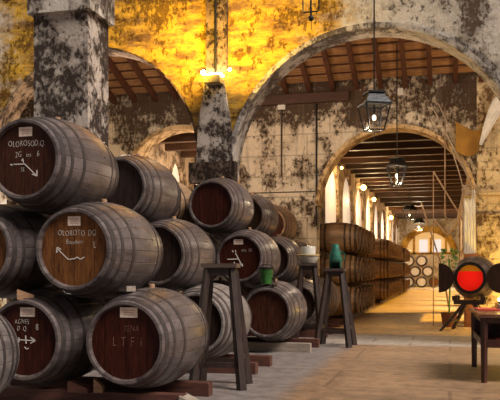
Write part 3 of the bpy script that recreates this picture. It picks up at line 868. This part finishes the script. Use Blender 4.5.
# trestle
t2 = thing('cask_trestle', 'dark timber trestle with splayed legs under the red wine cask', 'trestle', (RX, RYY + .35, 0), -.12)
for yy in (-.22, .22):
    bm = bmesh.new(); box(bm, -.30, .30, yy - .05, yy + .05, .55, .63)
    for sx in (-1, 1): box(bm, sx * .28 - .05, sx * .28 + .05, yy - .05, yy + .05, .63, .72)
    link('cradle', bm, M['stand'], t2)
    for sx in (-1, 1):
        bm = bmesh.new(); bar(bm, (sx * (.56 if yy < 0 else .38), yy * 1.5, 0), (sx * .10, yy, .56), .07, .07)
        for v in bm.verts:
            if v.co.z < .06: v.co.z = 0
        link('leg', bm, M['stand'], t2)
for sx in (-1, 1):
    bm = bmesh.new(); bar(bm, (sx * .40, -.29, .20), (sx * .28, .29, .20), .045, .05); link('stretcher', bm, M['stand'], t2)

# ------------------------------------------------------------------ table at the right edge
t = thing('side_table', 'dark red-brown wooden table with open shelf cut off by the right edge', 'table', (.31, 8.74, 0), .045)
W, D, HT = 1.1, 1.55, .76
bm = bmesh.new(); box(bm, 0, W, 0, D, HT - .035, HT); bmesh.ops.bevel(bm, geom=bm.edges[:], offset=.008, segments=2); link('tabletop', bm, M['tabletop'], t)
for x in (.06, W - .06):
    for y in (.07, D - .07):
        bm = bmesh.new(); bar(bm, (x, y, 0), (x, y, HT - .035), .045, .045, .06); link('leg', bm, M['table'], t)
bm = bmesh.new(); box(bm, .04, W - .04, .05, .075, HT - .10, HT - .035); box(bm, .04, W - .04, .05, .075, HT - .36, HT - .28)
box(bm, .04, .065, .05, D - .05, HT - .10, HT - .035); box(bm, .04, .065, .05, D - .05, HT - .36, HT - .29)
box(bm, .04, W - .04, D - .075, D - .05, HT - .36, HT - .035)
link('apron', bm, M['table'], t)
bm = bmesh.new(); box(bm, .05, W - .05, .06, D - .06, HT - .37, HT - .35); link('shelf', bm, M['table'], t)
def onTable(x, y, z): 
    c, s = math.cos(.045), math.sin(.045); return (.31 + c * x - s * y, 8.74 + s * x + c * y, z)
bm = bmesh.new(); box(bm, -.13, .13, -.28, .28, 0, .012)
for v in bm.verts: v.co.z += .004 * (1 + math.sin(v.co.y * 20)) if v.co.z > .005 else 0
o = link('red_runner', bm, M['redcloth']); o.location = onTable(.18, 1.05, HT); o.rotation_euler = (0, 0, .045); tag(o, 'flat red cloth runner lying on the left of the table', 'cloth')
t = thing('storage_case', 'low grey case with lid lying on the table top', 'case', onTable(.42, 1.1, HT), .045)
bm = bmesh.new(); box(bm, -.10, .10, -.12, .12, 0, .05); bmesh.ops.bevel(bm, geom=bm.edges[:], offset=.006, segments=2); link('case_body', bm, M['greycase'], t)
bm = bmesh.new(); box(bm, -.104, .104, -.124, .124, .05, .066); bmesh.ops.bevel(bm, geom=bm.edges[:], offset=.005, segments=2); link('lid', bm, M['greycase'], t)
bm = bmesh.new(); box(bm, -.13, .13, -.2, .2, 0, .05); bmesh.ops.bevel(bm, geom=bm.edges[:], offset=.02, segments=3)
o = link('folded_cloth', bm, M['redcloth']); o.location = onTable(.36, .4, HT - .35); tag(o, 'folded red cloth on the open shelf under the table top', 'cloth')
for i, (x, y, r) in enumerate(((.50, 1.42, .040), (.36, 1.40, .024))):
    t = thing('globe_lamp', ('larger glowing globe lamp at the back of the table by the right edge', 'smaller glowing globe lamp left of the larger one on the table')[i], 'lamp', onTable(x, y, HT), 0, 'globe lamps on the table')
    bm = bmesh.new(); lathe(bm, [(.04, 0), (.035, .012), (.012, .02), (.012, .09)], 16, 'Z'); link('lamp_base', bm, M['black'], t, True)
    bm = bmesh.new(); sphere(bm, (0, 0, .09 + r), r, 14); link('globe', bm, M['bulb_warm'], t, True)

# ------------------------------------------------------------------ lanterns
def plight(parent, loc, e, col, size=.05, name='lamp_light'):
    l = bpy.data.lights.new(name, 'POINT'); l.energy = e; l.color = col; l.shadow_soft_size = size
    o = bpy.data.objects.new(name, l); COL.objects.link(o); o.location = loc
    if parent: o.parent = parent
    return o

def lantern(x, y, z, label, wtop, wbot, hb, hr, rodtop, rz=.35, sides=4, energy=40):
    """z = bottom of the glass body"""
    t = thing('hanging_lantern', label, 'lantern', (x, y, z), rz, 'iron lanterns')
    a0 = PI / sides; q = 1 / math.cos(PI / sides)
    bm = bmesh.new()
    lathe(bm, [(wtop / 2 * q * 1.06, hb), (wtop / 2 * q * 1.06, hb + .02), (wtop * .30 * q, hb + hr * .72), (wtop * .36 * q, hb + hr * .76), (wtop * .36 * q, hb + hr * .86), (wtop * .12, hb + hr)], sides, 'Z', ang0=a0)
    link('roof', bm, M['cap'], t)
    cr = lambda k, top: Vector(((wtop if top else wbot) / 2 * q * math.cos(2 * PI * k / sides + a0), (wtop if top else wbot) / 2 * q * math.sin(2 * PI * k / sides + a0), hb if top else 0))
    bm = bmesh.new()
    for k in range(sides):
        bar(bm, cr(k, 0), cr(k, 1), .018); bar(bm, cr(k, 0), cr(k + 1, 0), .018); bar(bm, cr(k, 1), cr(k + 1, 1), .02)
    link('frame', bm, M['black'], t)
    for k in range(sides):
        bm = bmesh.new(); v = [bm.verts.new(p * .985) for p in (cr(k, 0), cr(k + 1, 0), cr(k + 1, 1), cr(k, 1))]; bm.faces.new(v)
        link('glass_pane', bm, M['glass'], t)
    bm = bmesh.new(); sphere(bm, (0, 0, hb * .52), hb * .085, 12, 1.3); link('bulb', bm, M['bulb'], t, True)
    bm = bmesh.new(); tube(bm, [(0, 0, hb * .66), (0, 0, hb + .02)], .014, 8); link('bulb_holder', bm, M['black'], t, True)
    bm = bmesh.new(); tube(bm, [(0, 0, hb + hr * .95), (0, 0, rodtop - z)], .012, 8); link('hanging_rod', bm, M['black'], t, True)
    bm = bmesh.new(); tube(bm, [(0, 0, 0), (0, 0, -.14), (.03, 0, -.17), (.03, 0, -.20)], .006, 6); link('pull_hook', bm, M['black'], t, True)
    for k in range(2): bm = None
    bm = bmesh.new(); bar(bm, cr(0, 0), cr(2 if sides == 4 else 3, 0), .014); link('bottom_bar', bm, M['black'], t)
    plight(t, (0, 0, hb * .25), energy, (1, .78, .5), .06)
    return t
lantern(-1.11, 11.6, 3.36, 'large square black lantern hanging in front of the big arch', .38, .23, .38, .23, 6.6, .45, 4, 10)
lantern(-1.08, 16.26, 3.03, 'hanging lantern with dark cap in the opening of the corridor arch', .40, .20, .40, .20, 6.0, .2, 6, 45)
lantern(-1.80, 35.7, 3.55, 'smaller hanging lantern seen far inside the corridor', .62, .40, .45, .28, ZC - .05, .2, 6, 15)
lantern(-1.75, 45.5, 3.55, 'farthest small hanging lantern in the corridor, near the end wall', .60, .40, .45, .3, ZC - .05, .2, 6, 420)
# iron fitting hanging at the top edge
t = thing('iron_fitting', 'black iron hanging fitting with ball and U arms at the top picture edge', 'fitting', (-2.08, 11.6, 5.14))
bm = bmesh.new(); sphere(bm, (0, 0, 0), .045, 14); link('ball', bm, M['black'], t, True)
bm = bmesh.new(); tube(bm, [(0, 0, .03), (0, 0, 1.47)], .016, 8); tube(bm, [(.01, 0, -.03), (.01, 0, -.18)], .005, 6); link('rod', bm, M['black'], t, True)
for sx in (-1, 1):
    bm = bmesh.new(); tube(bm, [(0, 0, .10), (sx * .10, 0, .10), (sx * .125, 0, .13), (sx * .125, 0, .42)], .012, 8); link('arm', bm, M['black'], t, True)

# small bare globes along the top of the corridor's left wall
for i, (x, y, z) in enumerate(((-3.30, 23.9, 4.47), (-3.30, 30.1, 4.5), (-3.30, 34.4, 4.42), (-3.30, 44.6, 4.28))):
    t = thing('wall_globe', '%s glowing globe from the front, high on the corridor left wall' % ordn[i], 'lamp', (x, y, z), 0, 'globe lamps on the corridor wall')
    r = (.045, .11, .09, .12)[i]
    bm = bmesh.new(); sphere(bm, (0, 0, 0), r, 14); link('globe', bm, M['bulb_warm'], t, True)
    bm = bmesh.new(); tube(bm, [(0, 0, .03), (-.08, 0, .10), (-.20, 0, .10)], .015, 6); link('bracket', bm, M['black'], t, True)
    plight(t, (.35, 0, -.5), 90 if i else 60, (1, .68, .32), .1)

# spotlights on the pier between the arches
t = thing('wall_spotlight', 'glowing double spotlight box on the pier between the two arches', 'spotlight', (-4.05, 12.95, 4.62))
bm = bmesh.new(); box(bm, -.15, .15, -.22, 0, -.07, .06); bmesh.ops.bevel(bm, geom=bm.edges[:], offset=.015, segments=2); link('housing', bm, M['brass'], t)
for sx in (-1, 1):
    bm = bmesh.new(); sphere(bm, (sx * (.19 if sx < 0 else .3), -.10, .14 if sx < 0 else .16), .045 if sx < 0 else .03, 12); link('bulb', bm, M['spotglow'], t, True)
    bm = bmesh.new(); tube(bm, [(sx * .10, -.10, .05), (sx * .17, -.10, .11)], .02, 8); link('arm', bm, M['black'], t, True)
bm = bmesh.new(); box(bm, -.13, .17, -.20, -.02, .06, .09); link('lens', bm, M['spotglow'], t)
YEL = (1, .60, .05)
for sx, e in ((-.55, 190), (.65, 205)):
    l = bpy.data.lights.new('uplight', 'SPOT'); l.energy = e; l.color = YEL; l.spot_size = math.radians(165); l.spot_blend = .35; l.shadow_soft_size = .12
    o = bpy.data.objects.new('uplight', l); COL.objects.link(o); o.parent = t; o.location = (sx, -1.15, .35)
    o.rotation_euler = Vector((sx * .8, .95, .95)).to_track_quat('-Z', 'Y').to_euler()

# pipes, conduit, boxes
def pipe(label, pts, r, mat='pipe'):
    bm = bmesh.new(); tube(bm, pts, r, 8); o = link('wall_pipe', bm, M[mat], None, True); return tag(o, label, 'pipe', 'thin pipes on the walls')
pipe('dark pipe running down the pilaster above the spotlight', [(-4.03, 12.9, 4.75), (-4.03, 12.9, 6.6)], .022, 'black')
pipe('short dark pipe on the mottled wall under the left white box', [(-3.92, 17.87, 5.15), (-3.92, 17.87, 3.5)], .02)
pipe('long dark pipe on the mottled wall left of the corridor arch', [(-3.07, 17.87, 5.2), (-3.07, 17.87, 2.3)], .022, 'black')
pipe('thin horizontal conduit along the mottled stone wall', [(-4.9, 17.88, 3.12), (-3.1, 17.88, 3.12)], .012)
def jbox(label, x, y, z, s=.09):
    t = thing('junction_box', label, 'junction box', (x, y, z), 0, 'white junction boxes')
    bm = bmesh.new(); box(bm, -s, s, -.05, 0, -s, s); bmesh.ops.bevel(bm, geom=bm.edges[:], offset=.01, segments=2); link('box_body', bm, M['white'], t)
    bm = bmesh.new(); box(bm, -s * .8, s * .8, -.058, -.05, -s * .8, s * .8); link('cover', bm, M['white'], t)
jbox('white junction box above the short pipe on the mottled wall', -3.92, 17.9, 5.2)
jbox('white junction box above the corridor arch', -1.12, 17.9, 5.37, .075)

# ------------------------------------------------------------------ cloths, ropes, poles at the right
def sheet(name, label, rows, mat, cat, thick=.012):
    """rows: list of lists of points, skinned into one thick cloth"""
    bm = bmesh.new(); g = [[bm.verts.new(p) for p in r] for r in rows]
    for a, b in zip(g, g[1:]):
        for i in range(len(a) - 1): bm.faces.new((a[i], a[i + 1], b[i + 1], b[i]))
    o = link(name, bm, mat, None, True)
    m = o.modifiers.new('thick', 'SOLIDIFY'); m.thickness = thick
    m = o.modifiers.new('sub', 'SUBSURF'); m.levels = 1; m.render_levels = 2
    return tag(o, label, cat)
rows = []
for j in range(9):
    v = j / 8
    row = []
    for i in range(13):
        u = i / 12
        zt = 4.58 - .30 * math.sin(PI * min(1, u * 1.15) * .62) + .10 * u
        zb = 3.92 - .16 * math.sin(PI * u * .9)
        row.append((.12 + u * (.64 - .16 * v), 17.55 - .10 * math.sin(u * PI * 1.5) * (1 - .3 * v), zt + (zb - zt) * v))
    rows.append(row)
sheet('draped_sail', 'golden brown cloth sagging from ropes beside the corridor arch', rows, M['sail'], 'cloth')
rows = []
for j in range(12):
    v = j / 11
    row = []
    cx = 1.15 - .50 * (v ** .7); cz = 5.0 - 1.0 * v
    for i in range(9):
        u = i / 8 - .5
        w = .30 * (1 - v) + .06
        row.append((cx + u * w * .9, 17.5 + .05 * math.cos(i * 2.6) * (1 - .5 * v), cz - u * w * .5))
    rows.append(row)
sheet('white_drape', 'white gauze drape gathered diagonally beside the golden cloth', rows, M['gauze'], 'cloth')
rows = []
for j in range(8):
    v = j / 7
    row = []
    for i in range(13):
        u = i / 12
        row.append((.30 + u * .25, 17.62 + .035 * math.cos(i * PI / 1.5), 2.95 - 1.35 * v + .15 * u * (1 - v)))
    rows.append(row)
sheet('white_curtain', 'narrow white curtain hanging in folds at the right pier', rows, M['gauze'], 'curtain')
def rod(name, label, pts, r, mat, cat, group):
    bm = bmesh.new(); tube(bm, pts, r, 8); return tag(link(name, bm, M[mat], None, True), label, cat, group)
RG = 'ropes at the right pier'; PG = 'poles at the right pier'
rod('rope', 'pale rope slanting down from the arch crown to the sandy pier, topmost', [(-.42, 17.6, 5.0), (.0, 17.6, 4.15), (.42, 17.6, 3.25), (.72, 17.6, 2.75)], .016, 'rope', 'rope', RG)
rod('rope', 'pale rope slanting down beside the golden cloth, lower of two', [(-.25, 17.66, 5.0), (.05, 17.66, 4.3), (.40, 17.66, 3.3)], .013, 'rope', 'rope', RG)
rod('rope', 'short rope falling steeply from the cloth corner to the white curtain', [(.02, 17.5, 4.0), (.20, 17.5, 3.4), (.33, 17.5, 2.9)], .013, 'rope', 'rope', RG)
rod('wooden_pole', 'upright thin pole standing left of the right-hand pier', [(-.36, 17.5, 0), (-.36, 17.5, 3.45)], .012, 'pole', 'pole', PG)
rod('wooden_pole', 'slanting pole leaning towards the white curtain', [(-.36, 17.42, 3.45), (.28, 17.42, 2.35)], .018, 'pole', 'pole', PG)
rod('wooden_pole', 'hanging pole with hooked foot beside the golden cloth', [(-.11, 17.86, 4.95), (-.11, 17.6, 2.45), (-.05, 17.6, 2.38)], .016, 'pole', 'pole', PG)
rod('wooden_pole', 'low leaning pole crossing behind the green plant', [(-.62, 17.3, 2.75), (-.18, 17.3, 1.35), (.05, 17.3, .0)], .018, 'pole', 'pole', PG)
rod('wooden_pole', 'crooked branch-like pole bent towards the knot of rope', [(-.34, 17.3, 2.35), (-.05, 17.3, 2.0), (.15, 17.3, 2.3), (.30, 17.3, 3.0)], .03, 'pole', 'pole', PG)
bm = bmesh.new(); sphere(bm, (0, 0, 0), .10, 14, 1.5)
for i in range(5):
    tube(bm, [(.10 * math.cos(a + i * 1.2), .10 * math.sin(a + i * 1.2), -.12 + i * .06 + .02 * math.sin(3 * a)) for a in [k * .6 for k in range(11)]], .018, 6)
o = link('rope_knot', bm, M['rope'], None, True); o.location = (.36, 17.5, 3.0); tag(o, 'dark knotted bundle of rope on the right pier', 'rope')
t = thing('wooden_locker', 'brown wooden box standing under the white curtain', 'box', (.46, 17.45, 0))
bm = bmesh.new(); box(bm, -.16, .14, -.15, .2, 0, 1.6); bmesh.ops.bevel(bm, geom=bm.edges[:], offset=.01, segments=1); link('box_body', bm, M['brownbox'], t)
bm = bmesh.new(); box(bm, -.13, .11, -.165, -.15, .08, 1.5); link('door', bm, M['brownbox'], t)
t = thing('potted_plant', 'green leafy plant hanging among the poles beside the corridor', 'plant', (-.02, 17.25, 0))
bm = bmesh.new(); lathe(bm, [(.13, 0), (.18, .30), (.19, .32), (.17, .32), (.16, .28)], 20, 'Z'); link('pot', bm, M['brownbox'], t, True)
bm = bmesh.new(); tube(bm, [(0, 0, .25), (.02, 0, .9), (0, 0, 1.5)], .02, 6); link('stem', bm, M['leaf'], t, True)
bm = bmesh.new()
rr = random.Random(3)
for i in range(110):
    z = 1.15 + rr.random() * .6; a = rr.random() * 2 * PI; r = .03 + .10 * rr.random()
    p = Vector((r * math.cos(a), r * math.sin(a), z)); d = Vector((math.cos(a), math.sin(a), -.8 + rr.random())).normalized()
    s = d.orthogonal().normalized() * .022
    q = p + d * .12
    v = [bm.verts.new(x) for x in (p, p + d * .07 + s, q, p + d * .07 - s)]; bm.faces.new(v)
link('foliage', bm, M['leaf'], t)

# ------------------------------------------------------------------ light
w = bpy.data.worlds.new('world'); S.world = w; w.use_nodes = True
bg = w.node_tree.nodes['Background']; bg.inputs[0].default_value = (.90, .92, 1.0, 1); bg.inputs[1].default_value = .15
l = bpy.data.lights.new('sun', 'SUN'); l.energy = 4.6; l.color = (1, .93, .87); l.angle = math.radians(24)
o = bpy.data.objects.new('sun', l); COL.objects.link(o); o.rotation_euler = (Vector((0, 0, 0)) - Vector((.62, -.24, .78))).to_track_quat('-Z', 'Y').to_euler()
def spot(name, loc, target, e, col, ang, size=.15, blend=.5):
    l = bpy.data.lights.new(name, 'SPOT'); l.energy = e; l.color = col; l.spot_size = math.radians(ang); l.shadow_soft_size = size; l.spot_blend = blend
    o = bpy.data.objects.new(name, l); COL.objects.link(o); o.location = loc
    o.rotation_euler = (Vector(target) - Vector(loc)).to_track_quat('-Z', 'Y').to_euler(); return o
for i, (a, b) in enumerate(opens):
    c_ = (a + b) / 2
    spot('window_daylight', (6.0, c_ + 1.2, 6.0), (.6, c_, 2.0), 9000, (1, .62, .10), 30, .10)  # added yellow spots beyond the openings, throwing patches on the corridor floor
# fill lights without fixtures, added in the bay to brighten the back wall
for x in (-6.2, -3.9, 1.25):
    plight(None, (x, 13.9, 4.2), 150, (1, .82, .64), .2, 'bay_lamp')
plight(None, (1.25, 16.7, .9), 90, (1, .60, .06), .1, 'pier_glow')  # unseen fill added to yellow the right pier and nearby floor
plight(None, (-6.0, 20.2, 3.4), 260, (1, .82, .62), .2, 'aisle_lamp'); plight(None, (-6.0, 26.0, 3.2), 260, (1, .82, .62), .2, 'aisle_lamp')  # fill lights added to brighten the left aisle, no fixtures

vs = S.view_settings
S.view_settings.view_transform = 'Standard'; vs.look = 'None'; vs.exposure = 0; vs.gamma = 1
vs.use_curve_mapping = False
